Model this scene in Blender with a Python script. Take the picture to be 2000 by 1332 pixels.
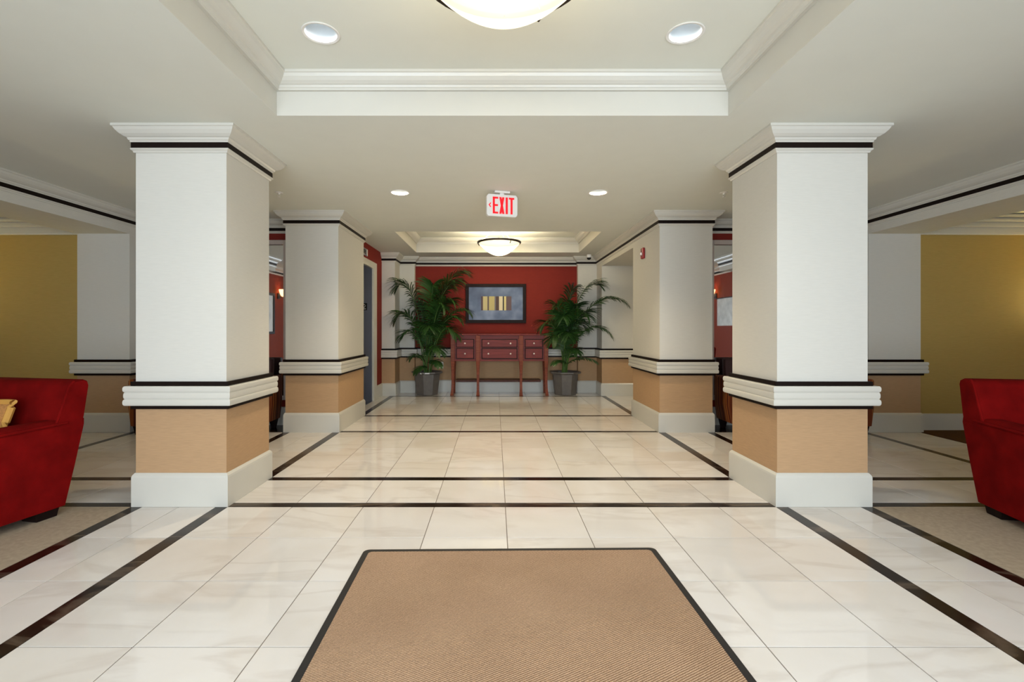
import bpy, bmesh, math, random
from mathutils import Vector, Matrix

for o in list(bpy.data.objects):
    bpy.data.objects.remove(o)
scene = bpy.context.scene
C = scene.collection

# ------------------------------------------------------------------ camera
FPX = 947.0
CH = 1.147
cd = bpy.data.cameras.new('camera')
cd.sensor_width = 36.0
cd.lens = FPX / 2000.0 * 36.0
cd.shift_x = (1000 - 967) / 2000.0
cd.shift_y = -(666 - 642) / 2000.0
cd.clip_start = 0.05
cam = bpy.data.objects.new('camera', cd)
cam.location = (0, 0, CH)
cam.rotation_euler = (math.pi / 2, 0, 0)
C.objects.link(cam)
scene.camera = cam

# ------------------------------------------------------------------ world, exposure
w = bpy.data.worlds.new('world')
scene.world = w
w.use_nodes = True
w.node_tree.nodes['Background'].inputs[0].default_value = (0.75, 0.86, 1.0, 1)
w.node_tree.nodes['Background'].inputs[1].default_value = 1.0
scene.view_settings.view_transform = 'Standard'
scene.view_settings.look = 'None'
scene.view_settings.gamma = 1.0
scene.view_settings.use_curve_mapping = False
scene.view_settings.exposure = 0.12

# ------------------------------------------------------------------ added area lamp: daylight from an unseen glazed entrance behind the camera
def area(name, loc, rot, sx, sy, power, col):
    l = bpy.data.lights.new(name, 'AREA')
    l.shape = 'RECTANGLE'
    l.size = sx
    l.size_y = sy
    l.energy = power
    l.color = col
    o = bpy.data.objects.new(name, l)
    o.location = loc
    o.rotation_euler = rot
    C.objects.link(o)
    return o
DAY_W, CAN_W, PEND_W = 325, 28, 12
area('added_entrance_daylight', (0.04, -2.05, 1.2), (math.radians(90), 0, 0), 5.2, 2.1, DAY_W, (0.80, 0.90, 1.0))

# ------------------------------------------------------------------ constants of the place
XC = 0.043
ZC = 2.44      # main ceiling
ZT = 2.68      # tray ceilings
HB = 2.20      # underside of the dropped headers
YB = 8.83      # red back wall
PI = math.pi

# ------------------------------------------------------------------ helpers
class MB:
    def __init__(self):
        self.v = []
        self.f = []
    def quad(self, a, b, c, d):
        n = len(self.v)
        self.v += [a, b, c, d]
        self.f.append((n, n + 1, n + 2, n + 3))
        return self
    def box(self, x0, x1, y0, y1, z0, z1):
        n = len(self.v)
        self.v += [(x0, y0, z0), (x1, y0, z0), (x1, y1, z0), (x0, y1, z0),
                   (x0, y0, z1), (x1, y0, z1), (x1, y1, z1), (x0, y1, z1)]
        for f in ((0, 3, 2, 1), (4, 5, 6, 7), (0, 1, 5, 4), (1, 2, 6, 5), (2, 3, 7, 6), (3, 0, 4, 7)):
            self.f.append(tuple(i + n for i in f))
        return self
    def prism(self, pts, axis, a0, a1):
        """polygon (list of 2-D points, counter-clockwise) extruded along axis"""
        n = len(self.v)
        k = len(pts)
        for a in (a0, a1):
            for p, q in pts:
                self.v.append({'x': (a, p, q), 'y': (p, a, q), 'z': (p, q, a)}[axis])
        self.f.append(tuple(n + i for i in range(k))[::-1])
        self.f.append(tuple(n + k + i for i in range(k)))
        for i in range(k):
            j = (i + 1) % k
            self.f.append((n + i, n + j, n + k + j, n + k + i))
        return self
    def lathe(self, prof, seg=32, c=(0, 0), close=False, rot=0):
        n = len(self.v)
        for r, z in prof:
            for s in range(seg):
                a = 2 * PI * s / seg + rot
                self.v.append((c[0] + r * math.cos(a), c[1] + r * math.sin(a), z))
        for i in range(len(prof) - 1):
            for s in range(seg):
                t = (s + 1) % seg
                self.f.append((n + i * seg + s, n + i * seg + t, n + (i + 1) * seg + t, n + (i + 1) * seg + s))
        return self
    def cap(self, r, z, seg=32, c=(0, 0), rot=0, up=True):
        n = len(self.v)
        for s in range(seg):
            a = 2 * PI * s / seg + rot
            self.v.append((c[0] + r * math.cos(a), c[1] + r * math.sin(a), z))
        f = tuple(range(n, n + seg))
        self.f.append(f if up else f[::-1])
        return self
    def tube(self, pts, rad, seg=6):
        n = len(self.v)
        pts = [Vector(p) for p in pts]
        rads = rad if isinstance(rad, (list, tuple)) else [rad] * len(pts)
        for i, p in enumerate(pts):
            t = (pts[min(i + 1, len(pts) - 1)] - pts[max(i - 1, 0)]).normalized()
            u = t.cross(Vector((0, 0, 1)))
            if u.length < 1e-3:
                u = Vector((1, 0, 0))
            u.normalize()
            v = t.cross(u)
            for s in range(seg):
                a = 2 * PI * s / seg
                self.v.append(tuple(p + rads[i] * (math.cos(a) * u + math.sin(a) * v)))
        for i in range(len(pts) - 1):
            for s in range(seg):
                t = (s + 1) % seg
                self.f.append((n + i * seg + s, n + i * seg + t, n + (i + 1) * seg + t, n + (i + 1) * seg + s))
        self.f.append(tuple(n + s for s in range(seg)))
        m = n + (len(pts) - 1) * seg
        self.f.append(tuple(m + s for s in range(seg))[::-1])
        return self
    def sweep(self, path, prof, closed=False):
        """profile (offset to the right of travel, z) swept along a plan polyline with mitred corners"""
        n = len(self.v)
        P = [Vector((p[0], p[1])) for p in path]
        N = len(P)
        offs = []
        for i in range(N):
            dirs = []
            if closed or i > 0:
                dirs.append((P[i] - P[i - 1]).normalized())
            if closed or i < N - 1:
                dirs.append((P[(i + 1) % N] - P[i]).normalized())
            ns = [Vector((d.y, -d.x)) for d in dirs]
            if len(ns) == 1:
                offs.append(ns[0])
            else:
                b = ns[0] + ns[1]
                offs.append(b / max(0.2, b.length_squared / 2))
        k = len(prof)
        for i in range(N):
            for o, z in prof:
                q = P[i] + offs[i] * o
                self.v.append((q.x, q.y, z))
        M = N if closed else N - 1
        for i in range(M):
            j = (i + 1) % N
            for s in range(k):
                t = (s + 1) % k
                self.f.append((n + i * k + s, n + j * k + s, n + j * k + t, n + i * k + t))
        if not closed:
            self.f.append(tuple(n + s for s in range(k)))
            self.f.append(tuple(n + (N - 1) * k + s for s in range(k))[::-1])
        return self
    def mesh(self, name):
        me = bpy.data.meshes.new(name)
        me.from_pydata(self.v, [], self.f)
        bm = bmesh.new()
        bm.from_mesh(me)
        bmesh.ops.recalc_face_normals(bm, faces=bm.faces)
        bm.to_mesh(me)
        bm.free()
        return me
    def build(self, name, material, parent=None, smooth=False, bevel=0, seg=2, sub=0, recalc=True):
        if recalc:
            me = self.mesh(name)
        else:
            me = bpy.data.meshes.new(name)
            me.from_pydata(self.v, [], self.f)
        if bevel:
            bm = bmesh.new()
            bm.from_mesh(me)
            es = [e for e in bm.edges if len(e.link_faces) == 2 and e.calc_face_angle() > 0.5]
            bmesh.ops.bevel(bm, geom=es, offset=bevel, segments=seg, profile=0.5, affect='EDGES')
            bm.to_mesh(me)
            bm.free()
        return link(name, me, material, parent, smooth, sub)

def link(name, me, material, parent=None, smooth=False, sub=0):
    if material is not None and not me.materials:
        me.materials.append(material)
    if smooth:
        for p in me.polygons:
            p.use_smooth = True
    o = bpy.data.objects.new(name, me)
    C.objects.link(o)
    if parent is not None:
        o.parent = parent
    if smooth and not sub:
        try:
            me.set_sharp_from_angle(angle=math.radians(40))
        except Exception:
            pass
    if sub:
        m = o.modifiers.new('subdivision', 'SUBSURF')
        m.levels = sub
        m.render_levels = sub
    return o

def tag(o, label=None, cat=None, group=None, kind=None):
    if label: o['label'] = label
    if cat: o['category'] = cat
    if group: o['group'] = group
    if kind: o['kind'] = kind
    return o

def empty(name, loc=(0, 0, 0), rz=0):
    o = bpy.data.objects.new(name, None)
    o.empty_display_size = 0.1
    o.location = loc
    o.rotation_euler = (0, 0, rz)
    C.objects.link(o)
    return o

def copy_tree(o, parent=None):
    c = o.copy()
    C.objects.link(c)
    c.parent = parent
    for ch in list(o.children):
        copy_tree(ch, c)
    return c

# ------------------------------------------------------------------ materials
def lin(r, g, b):
    f = lambda c: (c / 255 / 12.92) if c / 255 <= 0.04045 else ((c / 255 + 0.055) / 1.055) ** 2.4
    return (f(r), f(g), f(b), 1)

class NT:
    def __init__(self, name):
        self.m = bpy.data.materials.new(name)
        self.m.use_nodes = True
        self.t = self.m.node_tree
        self.b = self.t.nodes['Principled BSDF']
    def n(self, typ, **kw):
        x = self.t.nodes.new(typ)
        for k, v in kw.items():
            if k in x.inputs:
                x.inputs[k].default_value = v
            else:
                setattr(x, k, v)
        return x
    def l(self, a, b):
        self.t.links.new(a, b)
    def ramp(self, stops, fac):
        r = self.n('ShaderNodeValToRGB')
        e = r.color_ramp.elements
        while len(e) < len(stops):
            e.new(0.5)
        for i, (p, c) in enumerate(stops):
            e[i].position = p
            e[i].color = c
        self.l(fac, r.inputs[0])
        return r.outputs[0]
    def bump(self, height, strength=0.2, dist=0.002):
        b = self.n('ShaderNodeBump', Strength=strength, Distance=dist)
        self.l(height, b.inputs['Height'])
        self.l(b.outputs[0], self.b.inputs['Normal'])

def plain(name, col, rough=0.5, metal=0.0, spec=0.5, noise=0.04, scale=6.0, bump=0.0, bscale=200, sheen=0):
    t = NT(name)
    t.b.inputs['Roughness'].default_value = rough
    t.b.inputs['Metallic'].default_value = metal
    t.b.inputs['Specular IOR Level'].default_value = spec
    if sheen:
        t.b.inputs['Sheen Weight'].default_value = sheen
        t.b.inputs['Sheen Roughness'].default_value = 0.5
    tc = t.n('ShaderNodeTexCoord')
    nz = t.n('ShaderNodeTexNoise', Scale=scale, Detail=4.0)
    t.l(tc.outputs['Object'], nz.inputs['Vector'])
    a = tuple(max(0, c * (1 - noise)) for c in col[:3]) + (1,)
    b = tuple(min(1, c * (1 + noise)) for c in col[:3]) + (1,)
    t.l(t.ramp([(0.3, a), (0.7, b)], nz.outputs['Fac']), t.b.inputs['Base Color'])
    if bump:
        n2 = t.n('ShaderNodeTexNoise', Scale=bscale, Detail=3.0)
        t.l(tc.outputs['Object'], n2.inputs['Vector'])
        t.bump(n2.outputs['Fac'], bump)
    return t.m

def wallpaper(name, col, rough=0.75, noise=0.05, bump=0.15, sy=240.0):
    """grass-cloth like vinyl: fine horizontal weave"""
    t = NT(name)
    t.b.inputs['Roughness'].default_value = rough
    t.b.inputs['Specular IOR Level'].default_value = 0.25
    tc = t.n('ShaderNodeTexCoord')
    mp = t.n('ShaderNodeMapping')
    mp.inputs['Scale'].default_value = (14, 14, sy)
    t.l(tc.outputs['Object'], mp.inputs['Vector'])
    nz = t.n('ShaderNodeTexNoise', Scale=1.0, Detail=3.0)
    t.l(mp.outputs[0], nz.inputs['Vector'])
    a = tuple(c * (1 - noise) for c in col[:3]) + (1,)
    b = tuple(min(1, c * (1 + noise)) for c in col[:3]) + (1,)
    t.l(t.ramp([(0.3, a), (0.7, b)], nz.outputs['Fac']), t.b.inputs['Base Color'])
    t.bump(nz.outputs['Fac'], bump, 0.001)
    return t.m

def marble(name, c0, c1, vein, rough, vein_amt=0.5, scale=1.6, spec=0.5):
    t = NT(name)
    t.b.inputs['Roughness'].default_value = rough
    t.b.inputs['Specular IOR Level'].default_value = spec
    tc = t.n('ShaderNodeTexCoord')
    oi = t.n('ShaderNodeObjectInfo')
    geo = t.n('ShaderNodeNewGeometry')
    mul = t.n('ShaderNodeVectorMath', operation='MULTIPLY_ADD')
    comb = t.n('ShaderNodeCombineXYZ')
    for i in range(3):
        t.l(oi.outputs['Random'], comb.inputs[i])
    mul.inputs[1].default_value = (37.0, 23.0, 51.0)
    t.l(comb.outputs[0], mul.inputs[0])
    t.l(geo.outputs['Position'], mul.inputs[2])
    nz = t.n('ShaderNodeTexNoise', Scale=scale, Detail=6.0, Distortion=0.8)
    t.l(mul.outputs[0], nz.inputs['Vector'])
    base = t.ramp([(0.3, c0), (0.7, c1)], nz.outputs['Fac'])
    mp = t.n('ShaderNodeMapping')
    mp.inputs['Scale'].default_value = (0.8, 2.4, 1)
    mp.inputs['Rotation'].default_value = (0, 0, 0.5)
    t.l(mul.outputs[0], mp.inputs['Vector'])
    n2 = t.n('ShaderNodeTexNoise', Scale=0.9, Detail=7.0, Distortion=0.5)
    t.l(mp.outputs[0], n2.inputs['Vector'])
    k = (0, 0, 0, 1)
    v = t.ramp([(0.465, k), (0.497, (vein_amt,) * 3 + (1,)), (0.53, k)], n2.outputs['Fac'])
    mx = t.n('ShaderNodeMix', data_type='RGBA')
    t.l(v, mx.inputs[0])
    t.l(base, mx.inputs[6])
    mx.inputs[7].default_value = vein
    # tile to tile tone
    hs = t.n('ShaderNodeHueSaturation')
    mr = t.n('ShaderNodeMapRange')
    mr.inputs['To Min'].default_value = 0.96
    mr.inputs['To Max'].default_value = 1.04
    t.l(oi.outputs['Random'], mr.inputs[0])
    t.l(mr.outputs[0], hs.inputs['Value'])
    t.l(mx.outputs[2], hs.inputs['Color'])
    t.l(hs.outputs[0], t.b.inputs['Base Color'])
    return t.m

def emit(name, col, strength, base=None):
    t = NT(name)
    t.b.inputs['Base Color'].default_value = base or col
    t.b.inputs['Emission Color'].default_value = col
    t.b.inputs['Emission Strength'].default_value = strength
    t.b.inputs['Roughness'].default_value = 0.3
    return t.m

M = {}
M['tile'] = marble('polished_cream_marble', lin(218, 211, 202), lin(230, 226, 221), lin(176, 160, 146), 0.04, 0.22)
M['border'] = marble('dark_emperador_marble', lin(26, 17, 12), lin(40, 27, 19), lin(150, 130, 110), 0.18, 0.25, 5.0, spec=0.22)
M['grout'] = plain('grout', lin(118, 106, 94), 0.9, bump=0.3)
M['paint'] = plain('white_trim_paint', lin(205, 202, 191), 0.32, noise=0.01)
M['ceil'] = plain('ceiling_paint', lin(223, 224, 213), 0.85, noise=0.01, spec=0.2, bump=0.05, bscale=120)
M['cream'] = wallpaper('off_white_wallcovering', lin(209, 206, 196), noise=0.025)
M['tan'] = wallpaper('tan_wallcovering', lin(180, 146, 109), noise=0.07)
M['red'] = wallpaper('brick_red_wallcovering', lin(124, 36, 26), noise=0.07)
M['orange'] = wallpaper('orange_red_wallcovering', lin(146, 56, 28), noise=0.06)
M['olive'] = wallpaper('olive_gold_wallcovering', lin(172, 146, 84), noise=0.05)
M['black'] = plain('black_brown_trim', lin(24, 15, 11), 0.5, noise=0.1, spec=0.12)
M['carpet'] = plain('beige_carpet', lin(176, 160, 138), 0.95, noise=0.10, scale=40, bump=0.6, bscale=500, spec=0.1)
M['dcarpet'] = plain('dark_brown_carpet', lin(84, 58, 34), 0.95, noise=0.15, scale=40, bump=0.6, bscale=500, spec=0.1)
M['chrome'] = plain('bright_metal', (0.8, 0.8, 0.8, 1), 0.15, 1.0, noise=0.01)
M['nickel'] = plain('pearl_knob', lin(235, 222, 214), 0.2, 0.2, noise=0.01)
M['dmetal'] = plain('dark_bronze_metal', lin(46, 34, 26), 0.4, 0.7)
M['plastic'] = plain('white_plastic', lin(232, 230, 224), 0.4, noise=0.01)
M['blackp'] = plain('black_plastic', lin(14, 14, 15), 0.25, noise=0.02)
M['rubber'] = plain('black_rubber', lin(22, 20, 20), 0.6, bump=0.2)
M['darkwood'] = plain('espresso_wood', lin(30, 19, 16), 0.5, noise=0.2, scale=20, spec=0.12)
M['redfab'] = plain('red_chenille', lin(114, 12, 11), 0.95, noise=0.22, scale=9, bump=0.25, bscale=260, spec=0.05)
M['leather'] = plain('dark_maroon_fabric', lin(54, 18, 14), 0.7, noise=0.1)
M['pot'] = plain('charcoal_planter', lin(98, 92, 86), 0.45, noise=0.12, scale=14, bump=0.1, bscale=80)
M['soil'] = plain('dark_soil', lin(36, 26, 18), 0.95, noise=0.4, scale=40, bump=0.6, bscale=90)
M['frond'] = plain('palm_green', lin(38, 74, 26), 0.45, noise=0.35, scale=5)
M['stem'] = plain('palm_stem_green', lin(78, 108, 42), 0.5, noise=0.25, scale=12)
M['strobe_red'] = plain('alarm_red', lin(140, 12, 14), 0.3, noise=0.03)
M['lens'] = plain('clear_lens', lin(235, 228, 222), 0.08, noise=0.01)
def bowl_glass():
    t = NT('alabaster_glass_lit')
    t.b.inputs['Base Color'].default_value = (0.8, 0.78, 0.68, 1)
    t.b.inputs['Roughness'].default_value = 0.3
    t.b.inputs['Emission Color'].default_value = (1.0, 0.93, 0.70, 1)
    t.b.inputs['Emission Strength'].default_value = 1.0
    out = t.t.nodes['Material Output']
    tr = t.n('ShaderNodeBsdfTransparent')
    tr.inputs[0].default_value = (1.0, 0.93, 0.80, 1)
    mx = t.n('ShaderNodeMixShader')
    mx.inputs[0].default_value = 0.30
    t.l(t.b.outputs[0], mx.inputs[1]); t.l(tr.outputs[0], mx.inputs[2])
    t.l(mx.outputs[0], out.inputs[0])
    return t.m
M['bowl'] = bowl_glass()
M['lamp'] = emit('lamp_face', (0.88, 0.96, 1.0, 1), 1.6)
M['reflector'] = plain('white_baffle', (0.6, 0.64, 0.66, 1), 0.3, 0.0, noise=0.01)
M['glow'] = emit('sconce_glass_lit', (1.0, 0.62, 0.28, 1), 3.0)
M['exitred'] = emit('exit_red', lin(235, 20, 36), 0.45)
M['mirror'] = plain('mirror_silver', (0.86, 0.86, 0.86, 1), 0.02, 1.0, noise=0.0)
M['mframe'] = plain('mirror_frame_silver', lin(190, 178, 170), 0.35, 0.2)
M['concrete'] = plain('outside_pavement', lin(150, 148, 142), 0.9)
M['goldfab'] = plain('gold_fabric', lin(214, 158, 74), 0.7, noise=0.08)
M['weave'] = plain('tan_weave', lin(176, 122, 66), 0.9, noise=0.25, scale=120, bump=0.5)

def brushed():
    t = NT('brushed_steel')
    t.b.inputs['Metallic'].default_value = 1.0
    t.b.inputs['Roughness'].default_value = 0.32
    t.b.inputs['Base Color'].default_value = (0.40, 0.41, 0.46, 1)
    tc = t.n('ShaderNodeTexCoord')
    mp = t.n('ShaderNodeMapping')
    mp.inputs['Scale'].default_value = (300, 300, 4)
    t.l(tc.outputs['Object'], mp.inputs['Vector'])
    nz = t.n('ShaderNodeTexNoise', Scale=1.0, Detail=2.0)
    t.l(mp.outputs[0], nz.inputs['Vector'])
    t.bump(nz.outputs['Fac'], 0.05, 0.001)
    return t.m
M['steel'] = brushed()

def wood(name, c0, c1, rough=0.38):
    t = NT(name)
    t.b.inputs['Roughness'].default_value = rough
    t.b.inputs['Specular IOR Level'].default_value = 0.14
    tc = t.n('ShaderNodeTexCoord')
    mp = t.n('ShaderNodeMapping')
    mp.inputs['Scale'].default_value = (1.5, 9, 30)
    t.l(tc.outputs['Object'], mp.inputs['Vector'])
    nz = t.n('ShaderNodeTexNoise', Scale=2.0, Detail=5.0, Distortion=0.6)
    t.l(mp.outputs[0], nz.inputs['Vector'])
    t.l(t.ramp([(0.3, c0), (0.7, c1)], nz.outputs['Fac']), t.b.inputs['Base Color'])
    return t.m
M['cherry'] = wood('cherry_wood', lin(100, 38, 32), lin(124, 50, 42))
M['shelf'] = wood('dark_shelf_wood', lin(62, 28, 16), lin(78, 38, 22))
M['cherry_leg'] = wood('cherry_wood_legs', lin(108, 48, 26), lin(134, 66, 38))

def stripes():
    t = NT('striped_upholstery')
    t.b.inputs['Roughness'].default_value = 0.6
    t.b.inputs['Specular IOR Level'].default_value = 0.3
    tc = t.n('ShaderNodeTexCoord')
    sp = t.n('ShaderNodeSeparateXYZ')
    t.l(tc.outputs['Object'], sp.inputs[0])
    ad = t.n('ShaderNodeMath', operation='ADD')
    t.l(sp.outputs[0], ad.inputs[0])
    t.l(sp.outputs[1], ad.inputs[1])
    mu = t.n('ShaderNodeMath', operation='MULTIPLY')
    mu.inputs[1].default_value = 4.6
    t.l(ad.outputs[0], mu.inputs[0])
    fr = t.n('ShaderNodeMath', operation='FRACT')
    t.l(mu.outputs[0], fr.inputs[0])
    r = t.n('ShaderNodeValToRGB')
    r.color_ramp.interpolation = 'CONSTANT'
    st = [(0, lin(116, 56, 28)), (.2, lin(150, 96, 52)), (.26, lin(92, 36, 22)), (.42, lin(170, 106, 48)), (.5, lin(122, 62, 30)),
          (.66, lin(186, 130, 78)), (.7, lin(132, 72, 32)), (.88, lin(74, 28, 20))]
    e = r.color_ramp.elements
    while len(e) < len(st):
        e.new(.5)
    for i, (p, c) in enumerate(st):
        e[i].position = p
        e[i].color = c
    t.l(fr.outputs[0], r.inputs[0])
    t.l(r.outputs[0], t.b.inputs['Base Color'])
    return t.m
M['stripe'] = stripes()

def matweave():
    t = NT('ribbed_mat_weave')
    t.b.inputs['Roughness'].default_value = 0.95
    t.b.inputs['Specular IOR Level'].default_value = 0.1
    tc = t.n('ShaderNodeTexCoord')
    mp = t.n('ShaderNodeMapping')
    mp.inputs['Rotation'].default_value = (0, 0, math.radians(62))
    t.l(tc.outputs['Object'], mp.inputs['Vector'])
    wv = t.n('ShaderNodeTexWave', Scale=38.0, Distortion=1.2, Detail=2.0)
    wv.inputs['Detail Scale'].default_value = 3.0
    t.l(mp.outputs[0], wv.inputs['Vector'])
    nz = t.n('ShaderNodeTexNoise', Scale=260.0, Detail=3.0)
    t.l(tc.outputs['Object'], nz.inputs['Vector'])
    n2 = t.n('ShaderNodeTexNoise', Scale=2.2, Detail=3.0)
    t.l(tc.outputs['Object'], n2.inputs['Vector'])
    a = t.ramp([(0.1, lin(142, 112, 88)), (0.6, lin(188, 158, 130))], wv.outputs['Fac'])
    b = t.ramp([(0.3, (0.72, 0.72, 0.72, 1)), (0.7, (1.15, 1.15, 1.15, 1))], nz.outputs['Fac'])
    c = t.ramp([(0.3, (0.9, 0.88, 0.86, 1)), (0.7, (1.06, 1.06, 1.06, 1))], n2.outputs['Fac'])
    m1 = t.n('ShaderNodeMix', data_type='RGBA', blend_type='MULTIPLY')
    m1.inputs[0].default_value = 1
    t.l(a, m1.inputs[6]); t.l(b, m1.inputs[7])
    m2 = t.n('ShaderNodeMix', data_type='RGBA', blend_type='MULTIPLY')
    m2.inputs[0].default_value = 1
    t.l(m1.outputs[2], m2.inputs[6]); t.l(c, m2.inputs[7])
    t.l(m2.outputs[2], t.b.inputs['Base Color'])
    t.bump(wv.outputs['Fac'], 0.5, 0.003)
    return t.m
M['mat'] = matweave()

def art_blue():
    """abstract print: slate blue ground with upright cream and umber bars"""
    t = NT('abstract_print')
    t.b.inputs['Roughness'].default_value = 0.5
    t.b.inputs['Specular IOR Level'].default_value = 0.1
    tc = t.n('ShaderNodeTexCoord')
    sp = t.n('ShaderNodeSeparateXYZ')
    t.l(tc.outputs['Object'], sp.inputs[0])
    nz = t.n('ShaderNodeTexNoise', Scale=2.6, Detail=3.0)
    t.l(tc.outputs['Object'], nz.inputs['Vector'])
    ground = t.ramp([(0.25, lin(70, 78, 104)), (0.5, lin(106, 120, 148)), (0.75, lin(150, 164, 194))], nz.outputs['Fac'])
    mr = t.n('ShaderNodeMapRange')
    mr.inputs['From Min'].default_value = -0.5
    mr.inputs['From Max'].default_value = 0.5
    t.l(sp.outputs[0], mr.inputs[0])
    r = t.n('ShaderNodeValToRGB')
    r.color_ramp.interpolation = 'CONSTANT'
    st = [(0, lin(90, 74, 80)), (.265, lin(198, 186, 140)), (.345, lin(104, 92, 92)), (.375, lin(192, 178, 124)), (.475, lin(120, 116, 122)),
          (.50, lin(92, 76, 72)), (.555, lin(224, 212, 176)), (.625, lin(62, 60, 64)), (.645, lin(214, 202, 144)), (.685, lin(110, 92, 94))]
    e = r.color_ramp.elements
    while len(e) < len(st):
        e.new(.9)
    for i, (p, c) in enumerate(st):
        e[i].position = p
        e[i].color = c
    t.l(mr.outputs[0], r.inputs[0])
    def inside(sock, lo, hi):
        a = t.n('ShaderNodeMath', operation='GREATER_THAN'); a.inputs[1].default_value = lo
        b = t.n('ShaderNodeMath', operation='LESS_THAN'); b.inputs[1].default_value = hi
        t.l(sock, a.inputs[0]); t.l(sock, b.inputs[0])
        c = t.n('ShaderNodeMath', operation='MULTIPLY')
        t.l(a.outputs[0], c.inputs[0]); t.l(b.outputs[0], c.inputs[1])
        return c.outputs[0]
    mk = t.n('ShaderNodeMath', operation='MULTIPLY')
    t.l(inside(sp.outputs[0], -0.268, 0.283), mk.inputs[0])
    t.l(inside(sp.outputs[2], -0.125, 0.13), mk.inputs[1])
    mx = t.n('ShaderNodeMix', data_type='RGBA')
    t.l(mk.outputs[0], mx.inputs[0])
    t.l(ground, mx.inputs[6]); t.l(r.outputs[0], mx.inputs[7])
    t.l(mx.outputs[2], t.b.inputs['Base Color'])
    return t.m
M['art'] = art_blue()
M['paper'] = plain('pale_print', lin(206, 208, 204), 0.5, noise=0.18, scale=7)

def thin_glass():
    t = NT('clear_pane')
    out = t.t.nodes['Material Output']
    tr = t.n('ShaderNodeBsdfTransparent')
    gl = t.n('ShaderNodeBsdfGlossy', Roughness=0.02)
    fr = t.n('ShaderNodeFresnel', IOR=1.45)
    mx = t.n('ShaderNodeMixShader')
    t.l(fr.outputs[0], mx.inputs[0]); t.l(tr.outputs[0], mx.inputs[1]); t.l(gl.outputs[0], mx.inputs[2])
    t.l(mx.outputs[0], out.inputs[0])
    return t.m
M['glass'] = thin_glass()

# ------------------------------------------------------------------ trim profiles (offset from the wall face, z)
CROWN = [(0, ZC), (0.094, ZC), (0.094, ZC - 0.014), (0.086, ZC - 0.018), (0.078, ZC - 0.034), (0.062, ZC - 0.052), (0.044, ZC - 0.064),
         (0.034, ZC - 0.068), (0.030, ZC - 0.080), (0.024, ZC - 0.084), (0.022, ZC - 0.094), (0, ZC - 0.094)]
BAND_T = [(0, 2.346), (0.019, 2.346), (0.019, 2.309), (0, 2.309)]
NECK = [(0, 2.309), (0.022, 2.309), (0.022, 2.301), (0.012, 2.293), (0.009, 2.283), (0, 2.283)]
BAND_U = [(0, 0.806), (0.020, 0.806), (0.020, 0.779), (0, 0.779)]
BAND_L = [(0, 0.655), (0.020, 0.655), (0.020, 0.630), (0, 0.630)]
def rail_profile():
    p = [(0, 0.779)]
    zs = [(0.779, 0.741), (0.741, 0.695), (0.695, 0.655)]
    for k, (a, b) in enumerate(zs):
        mid = 0.050 if k != 1 else 0.047
        for i in range(7):
            u = i / 6
            bulge = math.sqrt(max(0, 1 - (2 * u - 1) ** 2))
            p.append((mid - 0.006 + 0.006 * bulge, a + (b - a) * u))
    p.append((0, 0.655))
    return p
RAIL = rail_profile()
BASE = [(0, 0.0), (0.018, 0.0), (0.018, 0.188), (0.015, 0.200), (0.004, 0.215), (0, 0.215)]

def rect(x0, x1, y0, y1):
    return [(x0, y0), (x1, y0), (x1, y1), (x0, y1)]

def trims(path, parent, closed, crown=True, rail=True, base=True):
    if crown:
        MB().sweep(path, CROWN, closed).build('crown_molding', M['paint'], parent)
        MB().sweep(path, BAND_T, closed).build('dark_upper_band', M['black'], parent)
        MB().sweep(path, NECK, closed).build('neck_molding', M['paint'], parent)
    if rail:
        MB().sweep(path, BAND_U, closed).build('dark_band', M['black'], parent)
        MB().sweep(path, RAIL, closed).build('chair_rail', M['paint'], parent, smooth=True)
        MB().sweep(path, BAND_L, closed).build('dark_band', M['black'], parent)
    if base:
        MB().sweep(path, BASE, closed).build('baseboard', M['paint'], parent)

def column(x0, x1, y0, y1, label, top=ZC, crown=True):
    r = empty('column', ((x0 + x1) / 2, (y0 + y1) / 2, 0))
    tag(r, label, 'column', 'square columns of the lobby', 'structure')
    cx, cy = r.location.x, r.location.y
    a, b, c, d = x0 - cx, x1 - cx, y0 - cy, y1 - cy
    MB().box(a, b, c, d, 0.64, top).build('upper_shaft', M['cream'], r)
    MB().box(a, b, c, d, 0, 0.64).build('lower_shaft', M['tan'], r)
    trims(rect(a, b, c, d), r, True, crown=crown)
    return r

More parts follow.
